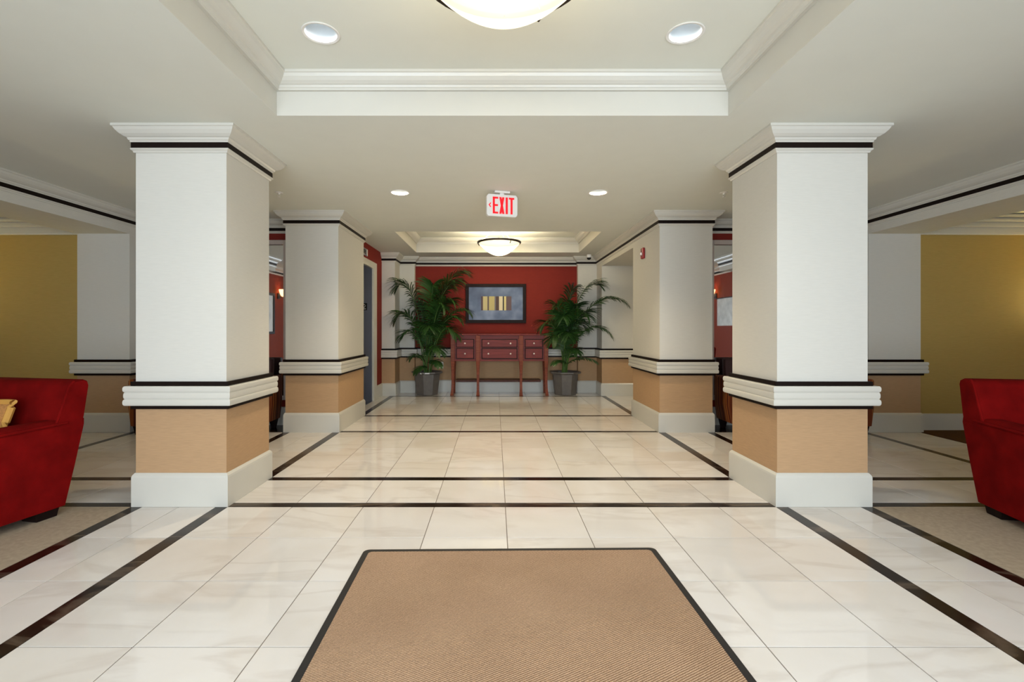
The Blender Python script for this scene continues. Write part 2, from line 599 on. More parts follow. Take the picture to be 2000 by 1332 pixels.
# ================================================================== FLOOR
FL = MB()
FL.box(-7.2, 7.3, -2.2, 9.2, -0.12, -0.0025)
floor = FL.build('floor', M['grout'])
tag(floor, 'polished cream marble tile floor with dark marble border bands', 'floor', kind='structure')
rnd = random.Random(4)
cache = {}
tiles = []
def tile(x0, x1, y0, y1):
    g = 0.002
    x0 += g; x1 -= g; y0 += g; y1 -= g
    if x1 - x0 < 0.02 or y1 - y0 < 0.02:
        return
    key = (round(x1 - x0, 3), round(y1 - y0, 3))
    if key not in cache:
        hx, hy = key[0] / 2, key[1] / 2
        b = 0.0005
        m = MB()
        m.v = [(-hx, -hy, -0.01), (hx, -hy, -0.01), (hx, hy, -0.01), (-hx, hy, -0.01),
               (-hx, -hy, -b), (hx, -hy, -b), (hx, hy, -b), (-hx, hy, -b),
               (-hx + b, -hy + b, 0), (hx - b, -hy + b, 0), (hx - b, hy - b, 0), (-hx + b, hy - b, 0)]
        m.f = [(8, 9, 10, 11)]
        for i in range(4):
            j = (i + 1) % 4
            m.f.append((i, j, 4 + j, 4 + i))
            m.f.append((4 + i, 4 + j, 8 + j, 8 + i))
        me = m.mesh('tile')
        me.materials.append(M['tile'])
        cache[key] = me
    o = bpy.data.objects.new('tile', cache[key])
    o.location = ((x0 + x1) / 2, (y0 + y1) / 2, rnd.uniform(-0.0002, 0.0002))
    C.objects.link(o)
    o.parent = floor
    tiles.append(o)

def zone(x0, x1, y0, y1, xs, ys):
    X = [x0] + [x for x in sorted(xs) if x0 + 0.03 < x < x1 - 0.03] + [x1]
    Y = [y0] + [y for y in sorted(ys) if y0 + 0.03 < y < y1 - 0.03] + [y1]
    for i in range(len(X) - 1):
        for j in range(len(Y) - 1):
            tile(X[i], X[i + 1], Y[j], Y[j + 1])
T = 0.4572
def grid(a, n0=-14, n1=15):
    return [a + k * T for k in range(n0, n1)]
XG = grid(0.066)
# longitudinal band edges
L1o, L1i, R1i, R1o = -1.798, -1.722, 1.808, 1.884
L2o, L2i, R2i, R2o = -2.345, -2.272, 2.352, 2.428
L3o, L3i, R3i, R3o = -4.04, -3.965, 4.05, 4.125
LC, RC = -4.63, 4.70                                  # alcove carpet edges
A0, A1, B0, B1, C0, C1, D0, D1, E0, E1 = 3.119, 3.195, 3.67, 3.745, 5.37, 5.445, 6.352, 6.428, 8.20, 8.275
YN = 0.2
near_rows = [A0 - k * T for k in range(1, 8)]
zone(L1i, R1i, YN, A0, XG, near_rows)
zone(L2i, L1o, YN, A0, [-2.035], near_rows)
zone(R1o, R2i, YN, A0, [2.118], near_rows)
zone(L1i, R1i, A1, B0, XG, [])
zone(LC, L2o, A1, B0, grid(L2o), [])
zone(R2o, RC, A1, B0, grid(R2o), [])
mid_rows = [B1 + k * T for k in range(1, 4)]
zone(L1i, R1i, B1, C0, XG, mid_rows)
zone(L2i, L1o, B1, C0, [-2.035], mid_rows)
zone(R1o, R2i, B1, C0, [2.118], mid_rows)
zone(L3i, L2o, B1, C0, grid(L2o), mid_rows)
zone(R2o, R3i, B1, C0, grid(R2o), mid_rows)
zone(LC, L3o, B1, C0 - 0.02, [], mid_rows)
zone(R3o, RC, B1, C0 - 0.02, [], mid_rows)
zone(L1i, R1i, C1, D0, XG, [C1 + T])
zone(L1i, R1i, D1, E0, XG, [D1 + k * T for k in range(1, 4)])
zone(-1.94, L1o, D1, 8.28, [], [D1 + k * T for k in range(1, 4)])
zone(R1o, 4.0, D1, 8.28, grid(R1o), [D1 + k * T for k in range(1, 4)])
zone(L1i, R1i, E1, YB, XG, [])
# entrance part, behind and beside the camera
zone(L2o, R2o, -2.0, YN, XG[::2], [YN - 2 * T * k for k in range(1, 3)])

def strip(x0, x1, y0, y1):
    g = 0.001
    MB().box(x0 + g, x1 - g, y0 + g, y1 - g, -0.01, 0.0001).build('border_strip', M['border'], floor)
for a, b in ((LC, L2o), (L1i, R1i), (R2o, RC)):
    strip(a, b, A0, A1)
    strip(a, b, B0, B1)
strip(L2o, L2i, YN, A0); strip(L1o, L1i, YN, A0); strip(R1i, R1o, YN, A0); strip(R2i, R2o, YN, A0)
strip(L2o, L2i, B1, 5.36); strip(L1o, L1i, B1, 5.36); strip(R1i, R1o, B1, 5.36); strip(R2i, R2o, B1, 5.36)
strip(L3o, L3i, B1, 5.36); strip(R3i, R3o, B1, 5.36)
strip(L1i, R1i, C0, C1)
strip(L3i, L2o, C0, 5.80); strip(R2o, R3i, C0, 5.80)
strip(L1i, R1i, D0, D1)
strip(L1o, L1i, D1, 8.28); strip(R1i, R1o, D1, 8.28)
strip(L1i, R1i, E0, E1)
MB().box(-4.64, L2o - 0.001, -2.0, A0 - 0.001, -0.01, 0.002).build('inset_carpet', M['carpet'], floor)
MB().box(R2o + 0.001, 4.71, -2.0, A0 - 0.001, -0.01, 0.002).build('inset_carpet', M['carpet'], floor)
MB().box(-7.0, LC - 0.012, 2.6, 5.5, -0.01, 0.004).build('alcove_carpet', M['dcarpet'], floor)
MB().box(RC + 0.012, 7.1, 2.6, 5.5, -0.01, 0.004).build('alcove_carpet', M['dcarpet'], floor)

# ================================================================== CEILING
T1 = (-1.325, 1.415, 0.41, 2.943)      # near tray x0 x1 y0 y1
T2 = (-1.335, 1.42, 6.46, 8.22)        # far tray
CAN_R = 0.084
def sheet(name, rc, z, trays, holes, material, parent=None):
    """downward sheet with rectangular openings and round lamp holes"""
    s = 0.16
    xs = {rc[0], rc[1]}; ys = {rc[2], rc[3]}
    for t in trays:
        xs |= {t[0], t[1]}; ys |= {t[2], t[3]}
    for h in holes:
        xs |= {h[0] - s, h[0] + s}; ys |= {h[1] - s, h[1] + s}
    xs = sorted(xs); ys = sorted(ys)
    m = MB()
    for i in range(len(xs) - 1):
        for j in range(len(ys) - 1):
            a, b, c, d = xs[i], xs[i + 1], ys[j], ys[j + 1]
            mx, my = (a + b) / 2, (c + d) / 2
            if any(t[0] < mx < t[1] and t[2] < my < t[3] for t in trays):
                continue
            hole = [h for h in holes if abs(h[0] - mx) < 1e-4 and abs(h[1] - my) < 1e-4]
            if hole:
                n = len(m.v)
                K = 32
                for k in range(K):
                    an = 2 * PI * k / K
                    co, si = math.cos(an), math.sin(an)
                    q = 1 / max(abs(co), abs(si))
                    m.v.append((mx + CAN_R * co, my + CAN_R * si, z))
                    m.v.append((mx + co * q * (b - a) / 2, my + si * q * (d - c) / 2, z))
                for k in range(K):
                    l = (k + 1) % K
                    m.f.append((n + 2 * k, n + 2 * l, n + 2 * l + 1, n + 2 * k + 1))
            else:
                m.quad((a, c, z), (a, d, z), (b, d, z), (b, c, z))
    return m.build(name, material, parent, recalc=False)
cans_main = [(-0.903, 4.60), (0.976, 4.60), (3.1, 7.35)]
cans_t1 = [(-0.903, 2.512), (0.985, 2.512), (-0.903, 0.84), (0.985, 0.84)]
ceiling = sheet('ceiling', (-7.2, 7.3, -2.2, 9.2), ZC, [T1, T2], cans_main, M['ceil'])
tag(ceiling, 'white painted lobby ceiling with two recessed trays', 'ceiling', kind='structure')
TCROWN = [(o * 0.88, z + ZT - ZC) for o, z in CROWN]
for t, hs in ((T1, cans_t1), (T2, [])):
    sheet('tray_panel', t, ZT, [], hs, M['ceil'], ceiling)
    a, b, c, d = t
    m = MB()
    m.quad((a, c, ZC), (a, d, ZC), (a, d, ZT), (a, c, ZT)).quad((b, c, ZC), (b, d, ZC), (b, d, ZT), (b, c, ZT))
    m.quad((a, c, ZC), (b, c, ZC), (b, c, ZT), (a, c, ZT)).quad((a, d, ZC), (b, d, ZC), (b, d, ZT), (a, d, ZT))
    m.build('tray_side', M['paint'], ceiling)
    # inside corner path: travel so that the tray centre lies to the right
    MB().sweep([(a, c), (a, d), (b, d), (b, c)], TCROWN, True).build('tray_crown', M['paint'], ceiling)
# roof deck so that no sky shows above the sheets
MB().box(-7.2, 7.3, -2.2, 9.2, 2.95, 3.05).build('roof_slab', M['concrete'], ceiling)

# ================================================================== COLUMNS
IN, OUT = 1.781, 2.367
column(XC - OUT, XC - IN, 3.137, 3.727, 'near square column in front of the red armchair with the gold pillow')
column(XC + IN, XC + OUT, 3.137, 3.727, 'near square column in front of the red armchair without a pillow')
column(XC - OUT, XC - IN, 5.375, 6.41, 'far square column beside the steel elevator doorway')
column(XC + IN, XC + OUT, 5.375, 6.41, 'far square column carrying the red fire alarm strobe')
column(XC - 4.675, XC - 4.095, 5.375, 5.96, 'square corner column beside the olive wall behind the gold pillow armchair', HB, False)
column(XC + 4.095, XC + 4.675, 5.375, 5.96, 'square corner column beside the olive wall behind the armchair without pillow', HB, False)

# ================================================================== WALLS
def wall(name, label, kind='structure'):
    r = empty(name)
    tag(r, label, 'wall', kind=kind)
    return r
# --- back wall: red centre, stepped white pilasters at both ends
wb = wall('wall_back', 'brick red back wall between white pilasters with tan wainscot')
xl2, xl1, xr1, xr2 = -1.715, -1.448, 1.490, 1.826
MB().box(xl1, xr1, YB, YB + .15, 0.64, ZC).build('red_panel', M['red'], wb)
MB().box(xl1, xr1, YB, YB + .15, 0, 0.64).build('wainscot', M['tan'], wb)
for a, b in ((xl2, xl1), (xr1, xr2)):
    MB().box(a, b, 8.71, YB + .15, 0.64, ZC).build('pilaster_upper', M['cream'], wb)
    MB().box(a, b, 8.71, YB + .15, 0, 0.64).build('pilaster_lower', M['tan'], wb)
MB().box(-2.1, xl2, 8.295, YB + .15, 0.64, ZC).build('pilaster_upper', M['cream'], wb)
MB().box(-2.1, xl2, 8.295, YB + .15, 0, 0.64).build('pilaster_lower', M['tan'], wb)
MB().box(xr2, 4.2, 8.295, YB + .15, 0.64, ZC).build('passage_upper', M['cream'], wb)
MB().box(xr2, 4.2, 8.295, YB + .15, 0, 0.64).build('passage_lower', M['tan'], wb)
path = [(-1.94, 8.295), (xl2, 8.295), (xl2, 8.71), (xl1, 8.71), (xl1, YB), (xr1, YB), (xr1, 8.71), (xr2, 8.71)]
trims(path + [(xr2, 8.295), (4.0, 8.295)], wb, False, crown=False)
trims(path + [(xr2, 6.41)], wb, False, rail=False, base=False)
# --- header above the passage on the right and the passage itself
hd = MB().box(1.826, 2.41, 6.41, 8.295, HB + 0.02, ZC).build('beam', M['cream'])
tag(hd, 'cream header beam over the side passage by the palm', 'beam', kind='structure')
wp = wall('wall_passage', 'cream end wall of the side passage behind the strobe column')
MB().box(4.0, 4.15, 5.96, 8.3, 0, ZC).build('passage_end', M['cream'], wp)
MB().box(2.41, 4.0, 6.26, 6.41, 0, ZC).build('passage_near_side', M['cream'], wp)
# --- red elevator wall
we = wall('wall_left', 'brick red elevator wall with steel doorway')
XW = -1.94
EY0, EY1, EZ = 6.62, 7.685, 2.10
FW = 0.19
m = MB().box(XW - .12, XW, 6.3, EY0 - FW, 0, ZC).box(XW - .12, XW, EY1 + FW, 8.295, 0, ZC).box(XW - .12, XW, EY0 - FW, EY1 + FW, EZ + .10, ZC)
m.build('red_panel', M['red'], we)
MB().sweep([(XW, EY1 + FW), (XW, 8.295)], BASE).build('baseboard', M['paint'], we)
el = empty('door_1', (XW, (EY0 + EY1) / 2, 0))
tag(el, 'elevator doorway with brushed steel door and white casing', 'elevator door', kind='structure')
oy = el.location.y
MB().box(-.12, .022, EY1 - oy, EY1 + FW - oy, 0, EZ + .10).build('casing_post', M['paint'], el, bevel=.004)
MB().box(-.12, .022, EY0 - FW - oy, EY0 - oy, 0, EZ + .10).build('casing_post', M['paint'], el, bevel=.004)
MB().box(-.12, .022, EY0 - oy, EY1 - oy, EZ, EZ + .10).build('casing_head', M['paint'], el, bevel=.004)
MB().box(-.30, -.01, EY1 - oy - .006, EY1 - oy - .001, 0, EZ - .001).build('jamb_lining', M['steel'], el)
MB().box(-.30, -.01, EY0 - oy + .001, EY0 - oy + .006, 0, EZ - .001).build('jamb_lining', M['steel'], el)
MB().box(-.30, -.01, EY0 - oy + .006, EY1 - oy - .006, EZ - .006, EZ - .001).build('head_lining', M['steel'], el)
MB().box(-.34, -.30, EY0 - oy, -.002, 0, EZ).build('door_leaf', M['steel'], el)
MB().box(-.34, -.30, .002, EY1 - oy, 0, EZ).build('door_leaf', M['steel'], el)
MB().box(-.30, 0.0, EY0 - oy + .006, EY1 - oy - .006, -.01, .003).build('sill', M['steel'], el)
# --- mirror walls left and right of the far columns
for s, nm, lb in ((-1, 'wall_mirror_left', 'brick red wall holding the mirror near the elevator'),
                  (1, 'wall_mirror_right', 'brick red wall holding the mirror near the strobe column')):
    q = wall(nm, lb)
    a, b = sorted((XC + s * 2.36, XC + s * 4.10))
    MB().box(a, b, 5.79, 5.94, 0, ZC).build('red_panel', M['red'], q)
    p = [(a, 5.79), (b, 5.79)]
    trims(p, q, False, rail=False)
# --- headers to the side alcoves, alcoves, near side walls
for s, side in ((-1, 'left'), (1, 'right')):
    f = lambda v: XC + s * v
    def bx(m, u0, u1, *r):
        a, b = sorted((f(u0), f(u1)))
        return m.box(a, b, *r)
    hb = empty('beam')
    tag(hb, 'long cream header beam above the %s' % ('armchair with the gold pillow' if s < 0 else 'armchair without a pillow'), 'beam', kind='structure')
    bx(MB(), 4.095, 4.675, 2.6, 5.96, HB, ZC).build('beam_body', M['cream'], hb)
    p = [(f(4.66), 2.6), (f(4.095), 2.6), (f(4.095), 5.79)]
    if s > 0:
        p = p[::-1]
    trims(p, hb, False, rail=False, base=False)
    al = wall('wall_alcove_' + side, 'olive gold alcove wall behind the %s' % ('gold pillow armchair' if s < 0 else 'armchair without pillow'))
    bx(MB(), 4.66, 7.0, 5.48, 5.63, 0, ZC).build('olive_panel', M['olive'], al)
    bx(MB(), 6.9, 7.05, 2.6, 5.48, 0, ZC).build('olive_panel', M['olive'], al)
    bx(MB(), 4.66, 7.0, 2.45, 2.6, 0, ZC).build('olive_panel', M['olive'], al)
    bx(MB(), 4.68, 6.9, 5.462, 5.478, 0, 0.19).build('baseboard', M['paint'], al, bevel=.004)
    bx(MB(), 4.68, 6.9, 5.455, 5.479, 2.205, ZC).build('frieze', M['paint'], al)
    for zz, dd in ((2.215, 5.440), (2.30, 5.435), (2.36, 5.42), (2.41, 5.40)):
        bx(MB(), 4.68, 6.9, dd, 5.455, zz - .012, zz + .012).build('frieze_molding', M['paint'], al, bevel=.004)
    sw = wall('wall_' + side + '_near', 'orange red side wall with sconce and picture beside the entrance %s' % ('seen in the mirror near the elevator' if s < 0 else 'seen in the mirror near the strobe column'))
    bx(MB(), 4.66, 4.82, -2.1, 2.6, 0, ZC).build('orange_panel', M['orange'], sw)
    p = [(f(4.66), -2.0), (f(4.66), 2.6)]
    if s > 0:
        p = p[::-1]
    trims(p, sw, False, rail=False)
# --- entrance wall behind the camera, with glazed doors added to admit the daylight
wr = wall('wall_entrance', 'cream entrance wall with added glazed doors behind the viewer')
MB().box(-4.7, -2.65, -2.0, -1.85, 0, ZC).box(2.75, 4.8, -2.0, -1.85, 0, ZC).box(-2.65, 2.75, -2.0, -1.85, 2.28, ZC).build('cream_panel', M['cream'], wr)
dn = empty('door_2', (0.05, -1.92, 0))
tag(dn, 'added unseen glazed entrance doors with dark frames behind the viewer', 'door', kind='structure')
for i in range(7):
    x = -2.7 + i * 0.9
    MB().box(x - .03, x + .03, -.04, .04, 0, 2.28).build('mullion', M['dmetal'], dn)
for z0, z1 in ((0, .08), (2.2, 2.28)):
    MB().box(-2.7, 2.7, -.04, .04, z0, z1).build('door_rail', M['dmetal'], dn)
for i in range(6):
    x = -2.7 + i * 0.9
    MB().box(x + .03, x + .87, -.004, .004, .08, 2.2).build('pane', M['glass'], dn)

# ================================================================== MIRRORS
for s, lb in ((-1, 'large wall mirror in a pale frame beside the elevator column'), (1, 'large wall mirror in a pale frame beside the strobe column')):
    xi, xo = XC + s * 2.50, XC + s * 3.98
    a, b = sorted((xi, xo))
    cx = (a + b) / 2
    hw = (b - a) / 2
    r = empty('wall_mirror', (cx, 5.79, 1.25))
    tag(r, lb, 'mirror', 'framed wall mirrors')
    MB().box(-hw + .05, hw - .05, -.020, -.014, -.89, .89).build('glass', M['mirror'], r)
    for x0, x1 in ((-hw, -hw + .055), (hw - .055, hw)):
        MB().box(x0, x1, -.045, -.001, -.95, .95).build('frame_side', M['mframe'], r, bevel=.006)
    for z0, z1 in ((-.95, -.895), (.895, .95)):
        MB().box(-hw + .055, hw - .055, -.045, -.001, z0, z1).build('frame_rail', M['mframe'], r, bevel=.006)

# ================================================================== LIGHT FITTINGS
def downlight(x, y, z, label, grp, warm=(1.0, 0.97, 0.93), power=CAN_W):
    r = empty('downlight', (x, y, z))
    tag(r, label, 'ceiling light', grp)
    MB().lathe([(CAN_R - .001, .004), (CAN_R + .010, -.001), (CAN_R + .012, -.004), (CAN_R + .008, -.006), (CAN_R - .004, -.003), (CAN_R - .001, .004)], 40).build('trim_ring', M['plastic'], r, smooth=True)
    MB().lathe([(CAN_R - .002, 0.0), (CAN_R - .006, .03), (CAN_R - .018, .08), (CAN_R - .034, .125)], 40).build('reflector', M['reflector'], r, smooth=True)
    MB().cap(CAN_R - .033, .124, 40, up=False).build('lamp_face', M['lamp'], r)
    MB().lathe([(CAN_R + .004, 0.004), (CAN_R + .004, .14), (0.001, .14)], 24).build('housing', M['dmetal'], r)
    l = bpy.data.lights.new('downlight_beam', 'SPOT')
    l.energy = power
    l.color = warm
    l.spot_size = math.radians(120)
    l.spot_blend = 0.8
    l.shadow_soft_size = 0.05
    o = bpy.data.objects.new('downlight_beam', l)
    o.location = (0, 0, .035)
    C.objects.link(o)
    o.parent = r
    return r
for (x, y), lb in zip(cans_t1, ('round recessed downlight beside the near bowl pendant, toward the gold pillow armchair',
                                'round recessed downlight beside the near bowl pendant, toward the armchair without pillow',
                                'round recessed downlight behind the viewer, toward the gold pillow armchair',
                                'round recessed downlight behind the viewer, toward the armchair without pillow')):
    downlight(x, y, ZT, lb, 'recessed downlights')
downlight(*cans_main[0], ZC, 'round recessed downlight on the elevator side of the exit sign', 'recessed downlights', (1.0, 0.80, 0.54), 85)
downlight(*cans_main[1], ZC, 'round recessed downlight on the strobe side of the exit sign', 'recessed downlights', (1.0, 0.80, 0.54), 85)

downlight(*cans_main[2], ZC, 'added unseen recessed downlight inside the side passage beyond the header beam', 'recessed downlights', (1.0, 0.86, 0.64), 55)  # added lamp, hidden by the header, brightens passage and back zone

def pendant(x, y, label, power):
    r = empty('bowl_pendant', (x, y, ZT))
    tag(r, label, 'pendant light', 'alabaster bowl pendants')
    R, zb, zr = 0.317, 2.25 - ZT, 2.445 - ZT
    h = zr - zb
    prof = []
    for i in range(15):
        u = i / 14
        rr = R * u if u > 0 else 0.001
        prof.append((rr, zb + h * u ** 1.95))
    MB().lathe(prof, 48).build('glass_bowl', M['bowl'], r, smooth=True)
    MB().lathe([(R - .006, zr - .012), (R + .010, zr - .010), (R + .016, zr + .002), (R + .014, zr + .016), (R - .004, zr + .018), (R - .006, zr - .012)], 48).build('rim', M['dmetal'], r, smooth=True)
    for k in range(3):
        a = PI / 2 + k * 2 * PI / 3 - 0.5
        c, s = math.cos(a), math.sin(a)
        MB().tube([(R * c, R * s, zr + .01), (.02 * c, .02 * s, -.02)], .004, 6).build('suspension_rod', M['chrome'], r)
        p = [(.985 * R * c * q, .985 * R * s * q, z) for q, z in ((1.02, zr), (1.01, zr - .025), (0.955, zr - .045))]
        MB().tube(p, .006, 6).build('bowl_clip', M['dmetal'], r)
    MB().tube([(0, 0, zr + .02), (0, 0, -.01)], .007, 10).build('stem', M['chrome'], r)
    MB().lathe([(.001, -.032), (.05, -.028), (.066, -.012), (.068, -.001), (.001, -.001)], 32).build('canopy', M['dmetal'], r, smooth=True)
    for bx_ in (-.10, .10):
        l = bpy.data.lights.new('pendant_bulb', 'POINT')
        l.energy = power / 2
        l.color = (1.0, 0.86, 0.62)
        l.shadow_soft_size = 0.035
        o = bpy.data.objects.new('pendant_bulb', l)
        o.location = (bx_, 0, zr - .05)
        C.objects.link(o)
        o.parent = r
pendant(0.033, 1.71, 'lit alabaster bowl pendant hanging in the near ceiling tray', PEND_W)
pendant(0.062, 7.34, 'lit alabaster bowl pendant hanging in front of the red wall', 66)

# ================================================================== EXIT SIGN
ex = empty('exit_sign', (0.062, 4.57, ZC), math.radians(15))
tag(ex, 'white exit sign with red letters hanging from the ceiling', 'exit sign')
MB().box(-.075, .075, -.03, .03, -.020, -.001).build('ceiling_canopy', M['plastic'], ex, bevel=.004)
MB().box(-.02, .02, -.012, .012, -.034, -.018).build('stem', M['plastic'], ex)
W2, Z0, Z1 = .150, -.240, -.034
MB().prism([(-W2 + .016, Z0), (W2 - .016, Z0), (W2, Z0 + .02), (W2, Z1 - .02), (W2 - .016, Z1), (-W2 + .016, Z1), (-W2, Z1 - .02), (-W2, Z0 + .02)], 'y', -.022, .022).build('housing', M['plastic'], ex, bevel=.004)
def letter(name, polys):
    m = MB()
    for p in polys:
        m.prism(p, 'y', -.0255, -.021)
    m.build(name, M['exitred'], ex)
zb, zt = -.216, -.060
sw = .017
def R4(x0, x1, z0, z1):
    return [(x0, z0), (x1, z0), (x1, z1), (x0, z1)]
e0 = -.093
letter('letter_e', [R4(e0, e0 + .020, zb, zt), R4(e0, e0 + .052, zt - sw, zt), R4(e0, e0 + .050, (zb + zt) / 2 - .008, (zb + zt) / 2 + .009), R4(e0, e0 + .052, zb, zb + sw)])
x0 = -.030
letter('letter_x', [[(x0, zb), (x0 + .021, zb), (x0 + .050, zt), (x0 + .029, zt)][::1], [(x0 + .029, zb), (x0 + .050, zb), (x0 + .021, zt), (x0, zt)]])
letter('letter_i', [R4(.032, .053, zb, zt)])
letter('letter_t', [R4(.064, .116, zt - sw, zt), R4(.080, .100, zb, zt)])
zm = (zb + zt) / 2
letter('arrow', [[(-.134, zm), (-.115, zm + .022), (-.108, zm + .017), (-.122, zm)], [(-.134, zm), (-.122, zm), (-.108, zm - .017), (-.115, zm - .022)]])

# ================================================================== SMALL FITTINGS
st = empty('fire_alarm_strobe', (XC + IN, 5.94, 2.07))
tag(st, 'red wall fire alarm strobe with clear lens on the column', 'fire alarm')
MB().box(-.030, 0, -.045, .045, -.066, .066).build('body', M['strobe_red'], st, bevel=.010, seg=3)
MB().box(-.052, -.028, -.022, .022, -.026, .010).build('lens', M['lens'], st, bevel=.008, seg=3)

sc = empty('security_camera', (1.64, 8.47, ZC))
tag(sc, 'small white dome security camera on the ceiling corner', 'security camera')
MB().lathe([(.001, -.001), (.040, -.001), (.042, -.040), (.040, -.052), (.036, -.052), (.001, -.055)], 28).build('housing', M['plastic'], sc, smooth=True)
MB().lathe([(.037, -.050), (.036, -.066), (.026, -.082), (.012, -.090), (.001, -.091)], 28).build('dome', M['blackp'], sc, smooth=True)

for x, lb in ((-2.05, 'small pendent fire sprinkler head by the near column on the elevator side'), (2.17, 'small pendent fire sprinkler head by the near column on the strobe side')):
    sp = empty('sprinkler_head', (x, 4.60, ZC))
    tag(sp, lb, 'sprinkler', 'ceiling sprinkler heads')
    MB().lathe([(.001, -.001), (.036, -.001), (.034, -.006), (.012, -.008), (.008, -.020), (.001, -.020)], 20).build('escutcheon', M['plastic'], sp, smooth=True)
    MB().tube([(-.008, 0, -.018), (-.011, 0, -.030), (-.003, 0, -.042)], .0022, 6).tube([(.008, 0, -.018), (.011, 0, -.030), (.003, 0, -.042)], .0022, 6).build('frame_arms', M['plastic'], sp)
    MB().lathe([(.001, -.040), (.014, -.042), (.015, -.044), (.001, -.045)], 16).build('deflector', M['plastic'], sp)

ot = empty('power_outlet', (-.976, YB, .487))
tag(ot, 'white duplex power outlet on the tan wainscot', 'power outlet')
MB().box(-.036, .036, -.007, -.0005, -.058, .058).build('cover_plate', M['plastic'], ot, bevel=.003)
for z in (-.022, .022):
    MB().box(-.016, .016, -.010, -.006, z - .014, z + .014).build('socket', M['paint'], ot, bevel=.003)
    for x in (-.007, .005):
        pass

fs = empty('floor_number_sign', (-2.075, EY1 - .007, 1.495))
tag(fs, 'black tactile floor number plate on the steel elevator jamb', 'sign')
MB().box(-.05, .05, -.006, -.0005, -.055, .055).build('plate', M['blackp'], fs, bevel=.002)
m = MB()
g = .0085
pts = [(-.024, .020), (-.012, .034), (.010, .034), (.022, .020), (.018, .004), (-.024, -.034), (.026, -.034)]
for p, q in zip(pts[:-1], pts[1:]):
    d = Vector((q[0] - p[0], q[1] - p[1])).normalized() * g / 2
    n2 = Vector((-d.y, d.x))
    P = [(p[0] - d.x - n2.x, p[1] - d.y - n2.y), (q[0] + d.x - n2.x, q[1] + d.y - n2.y), (q[0] + d.x + n2.x, q[1] + d.y + n2.y), (p[0] - d.x + n2.x, p[1] - d.y + n2.y)]
    m.prism(P, 'y', -.008, -.005)
m.build('numeral', M['plastic'], fs)

ip = empty('elevator_indicator', (XW, 7.20, 2.29))
tag(ip, 'small steel position indicator above the elevator doorway', 'indicator')
MB().box(0.0005, .012, -.14, .14, -.055, .055).build('face_plate', M['steel'], ip, bevel=.003)
MB().box(.011, .014, -.09, .05, -.032, .032).build('display', M['blackp'], ip)
MB().box(.011, .016, .085, .125, -.045, .045).build('end_cap', M['plastic'], ip)

# ================================================================== ENTRANCE MAT
mt = empty('entrance_mat', (0.097, 1.30, 0), math.radians(0.9))
tag(mt, 'tan ribbed entrance mat with black rubber border on the marble floor', 'mat')
mw, ml = .752, 1.215
def rrect(hx, hy, r, n=5):
    p = []
    for cx, cy, a0 in ((hx - r, hy - r, 0), (-hx + r, hy - r, 90), (-hx + r, -hy + r, 180), (hx - r, -hy + r, 270)):
        for i in range(n + 1):
            a = math.radians(a0 + 90 * i / n)
            p.append((cx + r * math.cos(a), cy + r * math.sin(a)))
    return p
MB().prism(rrect(mw, ml, .03), 'z', 0.0022, .007).build('rubber_border', M['rubber'], mt)
MB().prism(rrect(mw - .030, ml - .030, .02), 'z', .004, .0105).build('ribbed_pile', M['mat'], mt, bevel=.0025)

